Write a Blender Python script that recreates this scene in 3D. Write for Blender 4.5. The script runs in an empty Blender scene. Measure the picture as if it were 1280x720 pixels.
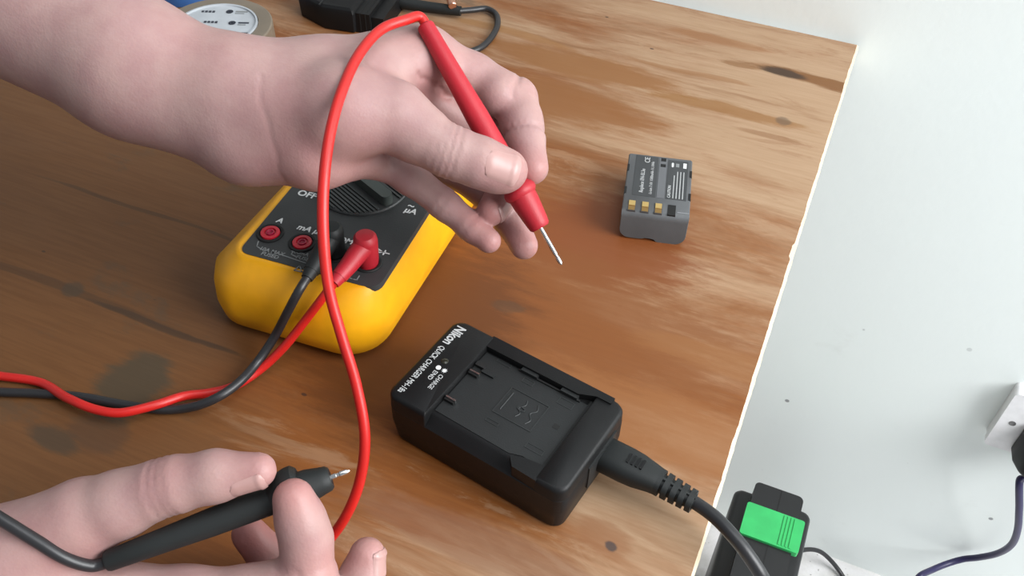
import bpy, bmesh, math, random
import numpy as np
from mathutils import Vector, Matrix
random.seed(4)
S = bpy.context.scene
COL = S.collection
# ------------------------------------------------------------------ camera
F, PITCH, ROLL, H = 1140.85, math.radians(45.61), math.radians(1.334), 0.37014
fw = np.array([0, math.cos(PITCH), -math.sin(PITCH)]); rt0 = np.array([1., 0, 0]); up0 = np.cross(rt0, fw)
RT = math.cos(ROLL)*rt0 + math.sin(ROLL)*up0
UP = -math.sin(ROLL)*rt0 + math.cos(ROLL)*up0
EYE = np.array([0, 0, H])
cd = bpy.data.cameras.new('camera'); cam = bpy.data.objects.new('camera', cd); COL.objects.link(cam)
cd.sensor_width = 36; cd.lens = 36*F/1280; cd.clip_start = .01
cam.matrix_world = Matrix(((RT[0], UP[0], -fw[0], EYE[0]), (RT[1], UP[1], -fw[1], EYE[1]), (RT[2], UP[2], -fw[2], EYE[2]), (0, 0, 0, 1)))
S.camera = cam
# ------------------------------------------------------------------ world, window light, exposure
w = bpy.data.worlds.new('world'); S.world = w; w.use_nodes = True
bg = w.node_tree.nodes['Background']; bg.inputs[0].default_value = (.86, .93, 1, 1); bg.inputs[1].default_value = .27
def area(name, loc, target, sx, sy, power, col):
    l = bpy.data.lights.new(name, 'AREA'); l.shape = 'RECTANGLE'; l.size = sx; l.size_y = sy; l.energy = power; l.color = col
    o = bpy.data.objects.new(name, l); COL.objects.link(o); o.location = loc
    o.rotation_euler = (Vector(target)-Vector(loc)).to_track_quat('-Z', 'Y').to_euler()
    return o
area('window_daylight', (1.36, -.33, .85), (.25, .5, -.1), 1.1, 1.2, 41, (.98, .99, 1))
area('overhead_fill', (.55, .25, 2.2), (.2, .5, 0), 1.3, 1.3, 14, (.95, .98, 1))  # added fill lamp overhead, not a real roof window
S.view_settings.view_transform = 'Standard'; S.view_settings.look = 'None'; S.view_settings.gamma = 1
S.view_settings.use_curve_mapping = False
S.view_settings.exposure = 0.42

# ------------------------------------------------------------------ helpers
def P(px, py, d):           # a point seen at (px, py), d metres in front of the lens
    return EYE + d*(fw + RT*(px-640)/F + UP*(360-py)/F)
def T(px, py, z=0.0):       # a point seen at (px, py), at height z
    v = fw + RT*(px-640)/F + UP*(360-py)/F
    return EYE + v*((z-H)/v[2])
def V(p): return Vector((float(p[0]), float(p[1]), float(p[2])))

def frame(o, loc, yaw):
    o.location = loc; o.rotation_euler = (0, 0, yaw)
def to_local(p, org, yaw):
    c, s = math.cos(yaw), math.sin(yaw); dx, dy = p[0]-org[0], p[1]-org[1]
    return (c*dx+s*dy, -s*dx+c*dy, p[2]-org[2])

def mat(name, col, rough=.5, metal=0, spec=.5, coat=0):
    m = bpy.data.materials.new(name); m.use_nodes = True
    b = m.node_tree.nodes['Principled BSDF']
    b.inputs['Base Color'].default_value = (*col, 1); b.inputs['Roughness'].default_value = rough
    b.inputs['Metallic'].default_value = metal; b.inputs['Specular IOR Level'].default_value = spec
    b.inputs['Coat Weight'].default_value = coat
    return m
class N:                    # tiny node-graph helper
    def __init__(s, m): s.t = m.node_tree; s.b = s.t.nodes['Principled BSDF']
    def n(s, typ, **k):
        o = s.t.nodes.new(typ)
        for a, v in k.items(): setattr(o, a, v)
        return o
    def l(s, a, b): s.t.links.new(a, b)
    def val(s, sock, v):
        if hasattr(v, 'is_linked') or hasattr(v, 'links'): s.l(v, sock)
        else: sock.default_value = v
    def math(s, op, a, b=0.0, clamp=False):
        o = s.n('ShaderNodeMath', operation=op); o.use_clamp = clamp; s.val(o.inputs[0], a); s.val(o.inputs[1], b); return o.outputs[0]
    def noise(s, vec, scale, detail=4, rough=.55, dist=0):
        o = s.n('ShaderNodeTexNoise'); s.l(vec, o.inputs['Vector']); o.inputs['Scale'].default_value = scale
        o.inputs['Detail'].default_value = detail; o.inputs['Roughness'].default_value = rough; o.inputs['Distortion'].default_value = dist
        return o.outputs['Fac']
    def mapping(s, vec, scale=(1, 1, 1), loc=(0, 0, 0), rot=(0, 0, 0)):
        o = s.n('ShaderNodeMapping'); s.l(vec, o.inputs[0]); o.inputs['Scale'].default_value = scale
        o.inputs['Location'].default_value = loc; o.inputs['Rotation'].default_value = rot; return o.outputs[0]
    def ramp(s, fac, stops):
        o = s.n('ShaderNodeValToRGB'); s.l(fac, o.inputs[0]); e = o.color_ramp.elements
        while len(e) < len(stops): e.new(.5)
        for i, (p, c) in enumerate(stops):
            e[i].position = p; e[i].color = (*c, 1) if len(c) == 3 else c
        return o.outputs[0]
    def mapr(s, v, a, b, c=0.0, d=1.0):
        o = s.n('ShaderNodeMapRange', interpolation_type='SMOOTHSTEP'); s.val(o.inputs[0], v)
        for i, q in enumerate((a, b, c, d)): o.inputs[i+1].default_value = q
        return o.outputs[0]
    def mix(s, fac, a, b, mode='MIX'):
        o = s.n('ShaderNodeMix', data_type='RGBA', blend_type=mode); s.val(o.inputs[0], fac)
        for i, v in ((6, a), (7, b)):
            if isinstance(v, tuple): o.inputs[i].default_value = (*v, 1)
            else: s.l(v, o.inputs[i])
        return o.outputs[2]
    def bump(s, h, strength, dist=.001):
        o = s.n('ShaderNodeBump'); s.l(h, o.inputs['Height']); o.inputs['Strength'].default_value = strength
        o.inputs['Distance'].default_value = dist; s.l(o.outputs[0], s.b.inputs['Normal'])
def plastic(name, col, rough, bump=.25, scale=1800, spec=.5):
    m = mat(name, col, rough, spec=spec); g = N(m); tc = g.n('ShaderNodeTexCoord').outputs['Object']
    h = g.noise(tc, scale, 2); g.bump(h, bump, .0002)
    v = g.noise(tc, 40, 3)
    g.l(g.mix(g.mapr(v, .3, .75), tuple(c*.9 for c in col), tuple(min(1, c*1.1) for c in col)), g.b.inputs['Base Color'])
    return m

def link(name, me, m=None, parent=None, smooth=True, angle=40):
    o = bpy.data.objects.new(name, me); COL.objects.link(o)
    if m: me.materials.append(m)
    if parent: o.parent = parent
    if smooth:
        me.shade_smooth()
        try: me.set_sharp_from_angle(angle=math.radians(angle))
        except Exception: pass
    return o
def mesh(name, vs, fs):
    me = bpy.data.meshes.new(name); me.from_pydata([tuple(map(float, v)) for v in vs], [], [tuple(f) for f in fs]); me.update(); return me
def bm_obj(name, bm, m, parent=None, bevel=0, segs=2, angle=40):
    if bevel:
        bmesh.ops.bevel(bm, geom=[e for e in bm.edges if e.is_manifold and e.calc_face_angle(0) > .5], offset=bevel, segments=segs, affect='EDGES', profile=.5, clamp_overlap=True)
    bmesh.ops.recalc_face_normals(bm, faces=bm.faces)
    me = bpy.data.meshes.new(name); bm.to_mesh(me); bm.free()
    return link(name, me, m, parent, angle=angle)
def bm_box(bm, x0, x1, y0, y1, z0, z1, top_inset=0):
    t = top_inset
    vs = [bm.verts.new(p) for p in ((x0, y0, z0), (x1, y0, z0), (x1, y1, z0), (x0, y1, z0), (x0+t, y0+t, z1), (x1-t, y0+t, z1), (x1-t, y1-t, z1), (x0+t, y1-t, z1))]
    for f in ((3, 2, 1, 0), (4, 5, 6, 7), (0, 1, 5, 4), (1, 2, 6, 5), (2, 3, 7, 6), (3, 0, 4, 7)): bm.faces.new([vs[i] for i in f])
def box(name, x0, x1, y0, y1, z0, z1, m, parent=None, bevel=.001, top_inset=0, segs=2):
    bm = bmesh.new(); bm_box(bm, x0, x1, y0, y1, z0, z1, top_inset); return bm_obj(name, bm, m, parent, bevel, segs)
def prism(name, pts, z0, z1, m, parent=None, bevel=0, segs=2):
    bm = bmesh.new(); n = len(pts)
    a = [bm.verts.new((x, y, z0)) for x, y in pts]; b = [bm.verts.new((x, y, z1)) for x, y in pts]
    bm.faces.new(a[::-1]); bm.faces.new(b)
    for i in range(n): bm.faces.new((a[i], a[(i+1) % n], b[(i+1) % n], b[i]))
    return bm_obj(name, bm, m, parent, bevel, segs)
def loft(name, secs, m, parent=None, cap=True, angle=40, closed_u=True):
    vs = []; fs = []; n = len(secs[0])
    for s in secs: vs += list(s)
    for k in range(len(secs)-1):
        for i in range(n if closed_u else n-1):
            j = (i+1) % n; fs.append((k*n+i, k*n+j, (k+1)*n+j, (k+1)*n+i))
    if cap: fs.append(tuple(range(n-1, -1, -1))); fs.append(tuple((len(secs)-1)*n+i for i in range(n)))
    me = mesh(name, vs, fs); bm = bmesh.new(); bm.from_mesh(me); bmesh.ops.recalc_face_normals(bm, faces=bm.faces); bm.to_mesh(me); bm.free()
    return link(name, me, m, parent, angle=angle)
def rrect(x0, x1, y0, y1, r, z, seg=8):
    out = []
    rs = r if isinstance(r, (list, tuple)) else (r,)*4
    for (cx, cy, a0), q in zip(((x1, y1, 0), (x0, y1, 90), (x0, y0, 180), (x1, y0, 270)), rs):
        sx = -1 if cx == x1 else 1; sy = -1 if cy == y1 else 1
        for k in range(seg+1):
            a = math.radians(a0+90*k/seg); out.append((cx+sx*q+q*math.cos(a), cy+sy*q+q*math.sin(a), z))
    return out
def basis(d):
    d = Vector(d).normalized(); a = Vector((0, 0, 1)) if abs(d.z) < .9 else Vector((1, 0, 0))
    u = d.cross(a).normalized(); return d, u, u.cross(d).normalized()
def lathe(name, prof, m, parent=None, org=(0, 0, 0), axis=(0, 0, 1), seg=28, angle=35, flat=1.0, ring=False):
    d, u, v = basis(axis); org = Vector(org); secs = []
    for s, r in prof:
        secs.append([tuple(org+d*s+(u*math.cos(2*math.pi*i/seg)+v*math.sin(2*math.pi*i/seg)*flat)*r) for i in range(seg)])
    if ring: secs.append(secs[0])
    return loft(name, secs, m, parent, cap=not ring, angle=angle)
def catmull(pts, n=10):
    p = [np.asarray(q, float) for q in pts]; p = [2*p[0]-p[1]]+p+[2*p[-1]-p[-2]]; out = []
    for i in range(1, len(p)-2):
        # centripetal
        t0 = 0; t1 = t0+max(1e-6, np.linalg.norm(p[i]-p[i-1]))**.5; t2 = t1+max(1e-6, np.linalg.norm(p[i+1]-p[i]))**.5; t3 = t2+max(1e-6, np.linalg.norm(p[i+2]-p[i+1]))**.5
        for k in range(n):
            t = t1+(t2-t1)*k/n
            A1 = (t1-t)/(t1-t0)*p[i-1]+(t-t0)/(t1-t0)*p[i]; A2 = (t2-t)/(t2-t1)*p[i]+(t-t1)/(t2-t1)*p[i+1]; A3 = (t3-t)/(t3-t2)*p[i+1]+(t-t2)/(t3-t2)*p[i+2]
            B1 = (t2-t)/(t2-t0)*A1+(t-t0)/(t2-t0)*A2; B2 = (t3-t)/(t3-t1)*A2+(t-t1)/(t3-t1)*A3
            out.append((t2-t)/(t2-t1)*B1+(t-t1)/(t2-t1)*B2)
    out.append(p[-2]); return out
def tube(name, pts, r, m, parent=None, seg=14, n=10, smooth=True):
    c = catmull(pts, n) if smooth else [np.asarray(q, float) for q in pts]
    secs = []; prev = None
    for i, q in enumerate(c):
        d = Vector(c[min(i+1, len(c)-1)]-c[max(i-1, 0)]).normalized()
        u = basis(d)[1] if prev is None else (prev-d*prev.dot(d)).normalized()
        prev = u; v = d.cross(u); rr = r(i/(len(c)-1)) if callable(r) else r
        secs.append([tuple(Vector(q)+(u*math.cos(2*math.pi*k/seg)+v*math.sin(2*math.pi*k/seg))*rr) for k in range(seg)])
    return loft(name, secs, m, parent, angle=60)
def lettering(name, txt, size, m, parent, loc, rot=0.0, bold=0.0, depth=.00012, align='CENTER', shear=0.0, sx=1.0, M4=None):
    cu = bpy.data.curves.new('t', 'FONT'); cu.body = txt; cu.size = size; cu.align_x = align; cu.align_y = 'CENTER'
    cu.offset = bold; cu.extrude = depth; cu.shear = shear; cu.resolution_u = 3
    t = bpy.data.objects.new('t', cu); COL.objects.link(t)
    bpy.context.view_layer.update()
    me = bpy.data.meshes.new_from_object(t.evaluated_get(bpy.context.evaluated_depsgraph_get()))
    bpy.data.objects.remove(t); bpy.data.curves.remove(cu)
    me.materials.clear()
    R = Matrix.Translation(loc) @ Matrix.Rotation(rot, 4, 'Z') @ Matrix.Diagonal((sx, 1, 1, 1)) if M4 is None else M4
    me.transform(R)
    return link(name, me, m, parent, smooth=False)
def empty(name, loc=(0, 0, 0), yaw=0.0):
    o = bpy.data.objects.new(name, None); COL.objects.link(o); o.empty_display_size = .02; frame(o, loc, yaw); return o
def tag(o, label, cat, group=None):
    o['label'] = label; o['category'] = cat
    if group: o['group'] = group
    return o
def struct(o): o['kind'] = 'structure'; return o

# ------------------------------------------------------------------ materials
BLK = plastic('black_moulded_plastic', (.0075, .0076, .008), .45, .3, 1500, .25)
BLK2 = plastic('black_bay_plastic', (.014, .0155, .016), .5, .35, 1300, .4)
BLKTOOL = plastic('black_tool_plastic', (.012, .012, .013), .38, .3, 900)
BLKSOFT = plastic('black_rubber', (.014, .016, .016), .55, .25, 1500, .35)
BLKCAB = plastic('black_cable', (.02, .02, .022), .38, .15, 900)
NAVYCAB = plastic('dark_blue_cable', (.02, .016, .07), .4, .1, 900)
REDCAB = plastic('red_silicone_cable', (.54, .014, .011), .38, .1, 900)
REDPL = plastic('red_probe_plastic', (.41, .012, .023), .48, .3, 1500)
STEEL = mat('bright_steel', (.72, .72, .72), .2, 1)
GOLD = mat('gold_contact', (.85, .60, .24), .32, 1)
COPPER = mat('copper_pin', (.75, .42, .3), .3, 1)
YEL = plastic('yellow_overmould', (.84, .385, .005), .42, .3, 1300)
GREY = plastic('dark_grey_panel', (.040, .042, .043), .55, .35, 1400, .35)
GREYD = plastic('dial_grey', (.04, .043, .043), .45, .3, 1400)
GREYG = plastic('dial_bar_grey_green', (.055, .066, .06), .45, .25, 1400)
HOLE = mat('black_hole', (.004, .004, .004), .7)
JRED = plastic('jack_red', (.55, .012, .03), .4, .1)
WHT = mat('white_print', (.75, .76, .76), .6)
GRYP = mat('grey_print', (.22, .23, .23), .6)
BATT = plastic('battery_grey', (.10, .104, .108), .6, .3, 1500, .25)
BATL = plastic('battery_label_grey', (.058, .061, .063), .6, .1, 1800, .2)
GREEN = plastic('bright_green_plastic', (.035, .46, .125), .5, .2)
SOCK = plastic('white_socket_plastic', (.86, .86, .87), .35, .05)
TAPE = plastic('tan_tape', (.19, .155, .115), .4, .2, 400)
BLUE = plastic('blue_tape', (.04, .13, .36), .4, .2)
PAPER = plastic('white_card', (.46, .49, .52), .6, .1)
INK = mat('dark_ink', (.03, .035, .05), .6)
EMB = plastic('bay_emboss', (.022, .0245, .025), .42, .2, 1300)

# ------------------------------------------------------------------ the setting
TX, TY, TW = .26468, .63468, -.38940
WN = np.array([math.sin(TW), -math.cos(TW), 0]); WE = np.array([math.cos(TW), math.sin(TW), 0])   # wall normal (to room), wall direction
FLOOR_Z = -.70
def W(s, off, z): p = np.array([TX, TY, 0])+WE*s+WN*off; return (p[0], p[1], z)
def on_wall(px, py, off=0.0):       # wall coordinates (s, z) of what is seen at (px, py)
    v = fw+RT*(px-640)/F+UP*(360-py)/F; c = np.array([TX, TY, 0])+WN*off
    q = EYE+v*((c-EYE)@WN/(v@WN)); return float((q-c)@WE), float(q[2])
WALLM = mat('white_painted_wall', (.8, .83, .82), .55)
g = N(WALLM); tc = g.n('ShaderNodeTexCoord').outputs['Object']
base = g.mix(g.noise(tc, 3, 4), (.82, .875, .855), (.86, .915, .895))
sm = g.mapr(g.noise(g.mapping(tc, (1, 1, 1.6)), 9, 6, .7), .60, .80)
base = g.mix(g.math('MULTIPLY', sm, .22), base, (.5, .5, .46))
vo = g.n('ShaderNodeTexVoronoi'); g.l(tc, vo.inputs['Vector']); vo.inputs['Scale'].default_value = 20; vo.inputs['Randomness'].default_value = 1
sp = g.mapr(vo.outputs['Distance'], .035, .06, 1, 0)
sel = g.mapr(g.n('ShaderNodeSeparateColor').outputs[0], 0, 1)
sc = g.n('ShaderNodeSeparateColor'); g.l(vo.outputs['Color'], sc.inputs[0])
sp = g.math('MULTIPLY', sp, g.mapr(sc.outputs[0], .62, .66))
base = g.mix(g.math('MULTIPLY', sp, .75), base, (.13, .13, .14))
g.l(base, g.b.inputs['Base Color']); g.bump(g.noise(tc, 160, 3), .15, .001)
FLOORM = mat('pale_dusty_floor', (.6, .6, .58), .6)
g = N(FLOORM); tc = g.n('ShaderNodeTexCoord').outputs['Object']
fb = g.mix(g.mapr(g.noise(tc, 30, 6, .7), .35, .7), (.70, .69, .69), (.56, .55, .53))
fb = g.mix(g.mapr(g.noise(tc, 150, 3, .6), .66, .72), fb, (.16, .15, .14))
g.l(fb, g.b.inputs['Base Color'])
bm = bmesh.new(); bm_box(bm, -2.6, 1.6, 0, .1, FLOOR_Z, 1.7)
wb = struct(bm_obj('wall_back', bm, WALLM)); frame(wb, (TX-WN[0]*.006, TY-WN[1]*.006, 0), TW)
bm = bmesh.new(); bm_box(bm, -2.6, 1.6, -2.4, 0.0, FLOOR_Z-.05, FLOOR_Z)
fl = struct(bm_obj('floor', bm, FLOORM)); frame(fl, (TX-WN[0]*.006, TY-WN[1]*.006, 0), TW)

# ------------------------------------------------------------------ workbench
WOOD = mat('varnished_plywood', (.3, .18, .1), .42, spec=.3)
g = N(WOOD); tc = g.n('ShaderNodeTexCoord').outputs['Object']
sx = g.n('ShaderNodeSeparateXYZ'); g.l(tc, sx.inputs[0]); X, Y = sx.outputs[0], sx.outputs[1]
wob = g.n('ShaderNodeVectorMath', operation='ADD'); g.l(tc, wob.inputs[0])
nz = g.n('ShaderNodeTexNoise'); g.l(g.mapping(tc, (1, 1.2, 1)), nz.inputs['Vector']); nz.inputs['Scale'].default_value = 5; nz.inputs['Detail'].default_value = 2
sc_ = g.n('ShaderNodeVectorMath', operation='SCALE'); g.l(nz.outputs['Color'], sc_.inputs[0]); sc_.inputs['Scale'].default_value = .03
g.l(sc_.outputs[0], wob.inputs[1]); tw = wob.outputs[0]
streak = g.noise(g.mapping(tw, (3.0, 13, 1)), 1.8, 6, .66, .35)
streak2 = g.noise(g.mapping(tw, (4.2, 34, 1), (3, 7, 0)), 2.0, 4, .6, .2)
fine = g.noise(g.mapping(tc, (14, 260, 1)), 1.6, 3, .6)
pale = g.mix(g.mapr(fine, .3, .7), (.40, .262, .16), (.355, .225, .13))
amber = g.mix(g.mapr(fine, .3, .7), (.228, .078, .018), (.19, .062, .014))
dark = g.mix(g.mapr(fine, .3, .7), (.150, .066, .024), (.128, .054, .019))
# varnish worn away towards the free end and the back of the sheet, grime plus painted-in light falloff at the other end
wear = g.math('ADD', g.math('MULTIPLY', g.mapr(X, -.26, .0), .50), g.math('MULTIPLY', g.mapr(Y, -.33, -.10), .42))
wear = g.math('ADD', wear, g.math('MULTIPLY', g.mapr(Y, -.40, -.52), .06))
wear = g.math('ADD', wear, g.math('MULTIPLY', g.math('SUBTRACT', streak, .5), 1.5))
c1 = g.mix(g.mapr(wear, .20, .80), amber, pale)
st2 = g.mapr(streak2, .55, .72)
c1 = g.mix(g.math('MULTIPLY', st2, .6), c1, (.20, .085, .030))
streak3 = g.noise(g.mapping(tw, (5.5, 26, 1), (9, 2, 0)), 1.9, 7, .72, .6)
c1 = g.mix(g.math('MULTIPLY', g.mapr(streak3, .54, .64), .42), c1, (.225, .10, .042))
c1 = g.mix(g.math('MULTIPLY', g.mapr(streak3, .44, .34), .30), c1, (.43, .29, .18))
dirt_shade = g.math('ADD', g.math('MULTIPLY', g.mapr(X, -.13, -.33), .95), g.math('MULTIPLY', g.math('SUBTRACT', g.noise(g.mapping(tw, (3, 7, 1), (1, 4, 0)), 2.4, 5, .65), .5), 1.0))
dirt_shade = g.math('MULTIPLY', dirt_shade, g.mapr(Y, -.16, -.32))
c2 = g.mix(g.mapr(dirt_shade, .15, .85), c1, dark)
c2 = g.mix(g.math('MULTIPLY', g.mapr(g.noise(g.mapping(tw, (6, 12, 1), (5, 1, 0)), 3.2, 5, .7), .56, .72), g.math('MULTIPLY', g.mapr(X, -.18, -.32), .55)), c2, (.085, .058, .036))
def blob(px, py, rx, ry, ang=0.0, soft=.42, warp=.62):
    l = to_local(T(px, py), (TX, TY, 0), TW)
    v = g.mapping(tw, (1, 1, 1), (-l[0]-.015, -l[1]-.015, -.015))
    v = g.mapping(v, (1, 1, 1), (0, 0, 0), (0, 0, -ang)); v = g.mapping(v, (1/rx, 1/ry, 0))
    ln = g.n('ShaderNodeVectorMath', operation='LENGTH'); g.l(v, ln.inputs[0])
    d = g.math('ADD', ln.outputs['Value'], g.math('MULTIPLY', g.math('SUBTRACT', g.noise(g.mapping(tc, (14, 75, 1)), 1.6, 6, .72), .5), warp*2))
    return g.mapr(d, 1.0, 1.0-soft, 0, 1)
for px, py, rx, ry, k, col in (
        (748, 300, .075, .05, .9, (.19, .056, .016)), (650, 390, .16, .07, .75, (.19, .066, .018)), (520, 410, .07, .09, .8, (.115, .040, .012)),  # last blob: shadow between meter and charger, painted into the wood colour
        (165, 478, .022, .024, .85, (.062, .048, .030)), (75, 540, .02, .008, .7, (.055, .042, .028)), (130, 535, .02, .012, .5, (.07, .042, .026)),
        (1030, 100, .07, .008, .95, (.18, .075, .022)), (985, 91, .022, .007, .95, (.05, .028, .016)), (930, 82, .02, .005, .7, (.2, .09, .03)),
        (740, 85, .09, .022, .9, (.245, .105, .034)), (690, 125, .10, .028, .85, (.23, .092, .028)), (905, 135, .07, .009, .8, (.25, .115, .035)), (870, 90, .06, .004, .6, (.26, .12, .045)),
        (905, 50, .05, .007, .6, (.27, .12, .045)), (960, 170, .03, .004, .5, (.2, .085, .03)), (880, 45, .04, .006, .6, (.26, .12, .05)),
        (980, 150, .006, .007, .6, (.10, .07, .05)), (640, 40, .06, .007, .6, (.28, .13, .04)),
        (790, 520, .10, .03, .75, (.26, .105, .035)), (890, 450, .05, .012, .6, (.25, .105, .035)),
        (60, 355, .13, .0030, .45, (.05, .028, .016)), (190, 270, .10, .002, .55, (.06, .034, .018)), (200, 410, .06, .0025, .7, (.05, .03, .018)), (90, 365, .008, .006, .6, (.06, .045, .03)), (320, 400, .003, .012, .6, (.06, .036, .02)),
        (600, 690, .09, .014, .5, (.20, .095, .055)), (755, 672, .016, .012, .6, (.24, .105, .045)), (765, 680, .0035, .003, .85, (.05, .04, .04)), (635, 383, .012, .006, .5, (.08, .05, .03))):
    c2 = g.mix(g.math('MULTIPLY', blob(px, py, rx, ry), k), c2, col)
# scratches and fly specks
scr = g.mapr(g.noise(g.mapping(tc, (9, 60, 1), (0, 0, 0), (0, 0, .5)), 2.4, 6, .75), .70, .76)
c2 = g.mix(g.math('MULTIPLY', scr, .45), c2, (.05, .03, .02))
v2 = g.n('ShaderNodeTexVoronoi'); g.l(g.mapping(tc, (1, 1.8, 1), (0, 0, 0), (0, 0, .6)), v2.inputs['Vector']); v2.inputs['Scale'].default_value = 26
s2 = g.n('ShaderNodeSeparateColor'); g.l(v2.outputs['Color'], s2.inputs[0])
spk = g.math('MULTIPLY', g.mapr(v2.outputs['Distance'], .03, .055, 1, 0), g.mapr(s2.outputs[0], .74, .76))
c2 = g.mix(g.math('MULTIPLY', spk, .75), c2, (.035, .022, .018))
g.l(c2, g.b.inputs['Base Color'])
g.l(g.mapr(streak, .3, .7, .34, .52), g.b.inputs['Roughness'])
g.bump(g.math('ADD', fine, g.math('MULTIPLY', streak, .6)), .12, .0005)
RAW = mat('raw_sawn_ply_edge', (.72, .60, .43), .8)
g = N(RAW); tc = g.n('ShaderNodeTexCoord').outputs['Object']
g.l(g.mix(g.noise(g.mapping(tc, (300, 60, 300)), 1, 3), (.80, .70, .54), (.55, .41, .26)), g.b.inputs['Base Color'])
UNDER = plastic('bench_softwood', (.35, .23, .12), .7, .3, 200)
bench = tag(empty('workbench', (TX, TY, FLOOR_Z), TW), 'worn varnished plywood workbench top against the white wall', 'workbench')
zt = -FLOOR_Z
# top sheet, with a ragged right edge
ys = np.linspace(-.80, 0, 320); rag = np.array([random.gauss(0, 1) for _ in ys])
for i in range(1, len(rag)): rag[i] = .75*rag[i-1]+.5*rag[i]
rag = rag*.00016; rag[(ys > -.262) & (ys < -.25)] -= .0008
vs = []; fs = []; n = len(ys)
for i, y in enumerate(ys):
    e = float(rag[i]); vs += [(-1.25, y, zt), (-.0013+e*1.4, y, zt), (-.0013+e*1.4, y, zt-.003), (-1.25, y, zt-.018)]
for i in range(n-1):
    a, b = i*4, (i+1)*4
    fs += [(a, a+1, b+1, b), (a+1, a+2, b+2, b+1), (a+3, b+3, b+2, a+2), (a, b, b+3, a+3)]
fs += [(0, 3, 2, 1), ((n-1)*4, (n-1)*4+1, (n-1)*4+2, (n-1)*4+3)]
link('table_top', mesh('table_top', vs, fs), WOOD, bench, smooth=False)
vs = []; fs = []
for i, y in enumerate(ys):
    e = float(rag[i]); f_ = abs(random.gauss(0, .00018))
    vs += [(-.0013+e*1.4, y, zt-.0002), (.0002+f_, y, zt-.0010), (.0002+f_*.5, y, zt-.018), (-.006, y, zt-.018)]
for i in range(n-1):
    a, b = i*4, (i+1)*4
    fs += [(a, a+1, b+1, b), (a+1, a+2, b+2, b+1), (a+2, a+3, b+3, b+2)]
fs += [(0, 3, 2, 1), ((n-1)*4, (n-1)*4+1, (n-1)*4+2, (n-1)*4+3)]
ed = link('sawn_edge', mesh('sawn_edge', vs, fs), RAW, bench, smooth=False); ed['label'] = 'pale splintered sawn plywood edge'
for x in (-1.16, -.22):
    for y in (-.72, -.13): box('leg', x-.03, x+.03, y-.03, y+.03, 0, zt-.018, UNDER, bench, .003)
box('apron', -1.16, -.22, -.16, -.135, zt-.10, zt-.018, UNDER, bench, .002)
box('apron', -1.16, -.22, -.715, -.69, zt-.10, zt-.018, UNDER, bench, .002)

# ------------------------------------------------------------------ yellow multimeter
MW = math.radians(-18.6)
M0 = T(385, 338, .044); MO = (M0[0], M0[1], 0.0)      # middle of the panel's front edge
meter = tag(empty('multimeter', MO, MW), 'yellow digital multimeter with dark grey panel, dial and input jacks', 'multimeter')
def ML(px, py, z): return to_local(T(px, py, z), MO, MW)
hw, L = .0475, .182; y0 = -.0180
def msec(ins, z, fr, r):
    out = []
    for x, y, z_ in rrect(-hw+ins, hw-ins, y0+ins+fr, L-ins, r, z, 10):
        k = max(0, min(1, 1-y/.12)); out.append((x-.002-(.0095*k*k if x < 0 else .0045*k)*min(1, (.047-z)/.012), y, z_))
    return out
secs = [msec(.007, 0, .004, .018), msec(.0035, .0012, .002, .02), msec(.001, .006, 0, .022), msec(0, .015, 0, .022), msec(.0005, .026, .0005, .022),
        msec(.002, .034, .002, .021), msec(.0045, .0395, .004, .018), msec(.0065, .043, .0065, .014), msec(.0080, .0443, .0080, .010), msec(.0090, .0441, .0080, .009)]
loft('yellow_body', secs, YEL, meter, angle=60)
pz = .0445
pan = [(x-.0012*(x < 0), y) for x, y, _ in rrect(-hw+.0088, hw-.0088, y0+.0175, L-.0105, (.006, .006, .005, .007), 0, 6)]
prism('face_panel', pan, .0405, pz, GREY, meter, .0006)
# dial
dc = ML(454, 228, pz+.002)
dial = lathe('rotary_dial', [(0, .0262), (.0012, .0262), (.0018, .0257), (.0018, .0)], GREYD, meter, (dc[0], dc[1], pz-.0004), (0, 0, 1), 56)
da = math.atan2(ML(481, 262, pz+.006)[1]-ML(434, 224, pz+.006)[1], ML(481, 262, pz+.006)[0]-ML(434, 224, pz+.006)[0])
e1 = ML(482, 257, pz+.008); blen = math.hypot(e1[0]-dc[0], e1[1]-dc[1])
def rot2(x, y): return (dc[0]+x*math.cos(da)-y*math.sin(da), dc[1]+x*math.sin(da)+y*math.cos(da))
bar = [rot2(x, y) for x, y, _ in rrect(-.0245, .0245, -.0033, .0033, .0028, 0, 4)]
prism('dial_pointer', bar, pz+.001, pz+.0075, GREYG, dial, .0012)
for s in (-1, 1):
    for k in range(9):
        off = s*(.0075+k*.0021); hl = math.sqrt(max(0, .0252**2-off*off))
        if hl < .004: continue
        pr = [rot2(x, y) for x, y in ((-hl, off-.00055), (hl, off-.00055), (hl, off+.00055), (-hl, off+.00055))]
        prism('grip_ridge', pr, pz+.0012, pz+.0023, GREYD, dial)
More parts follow.
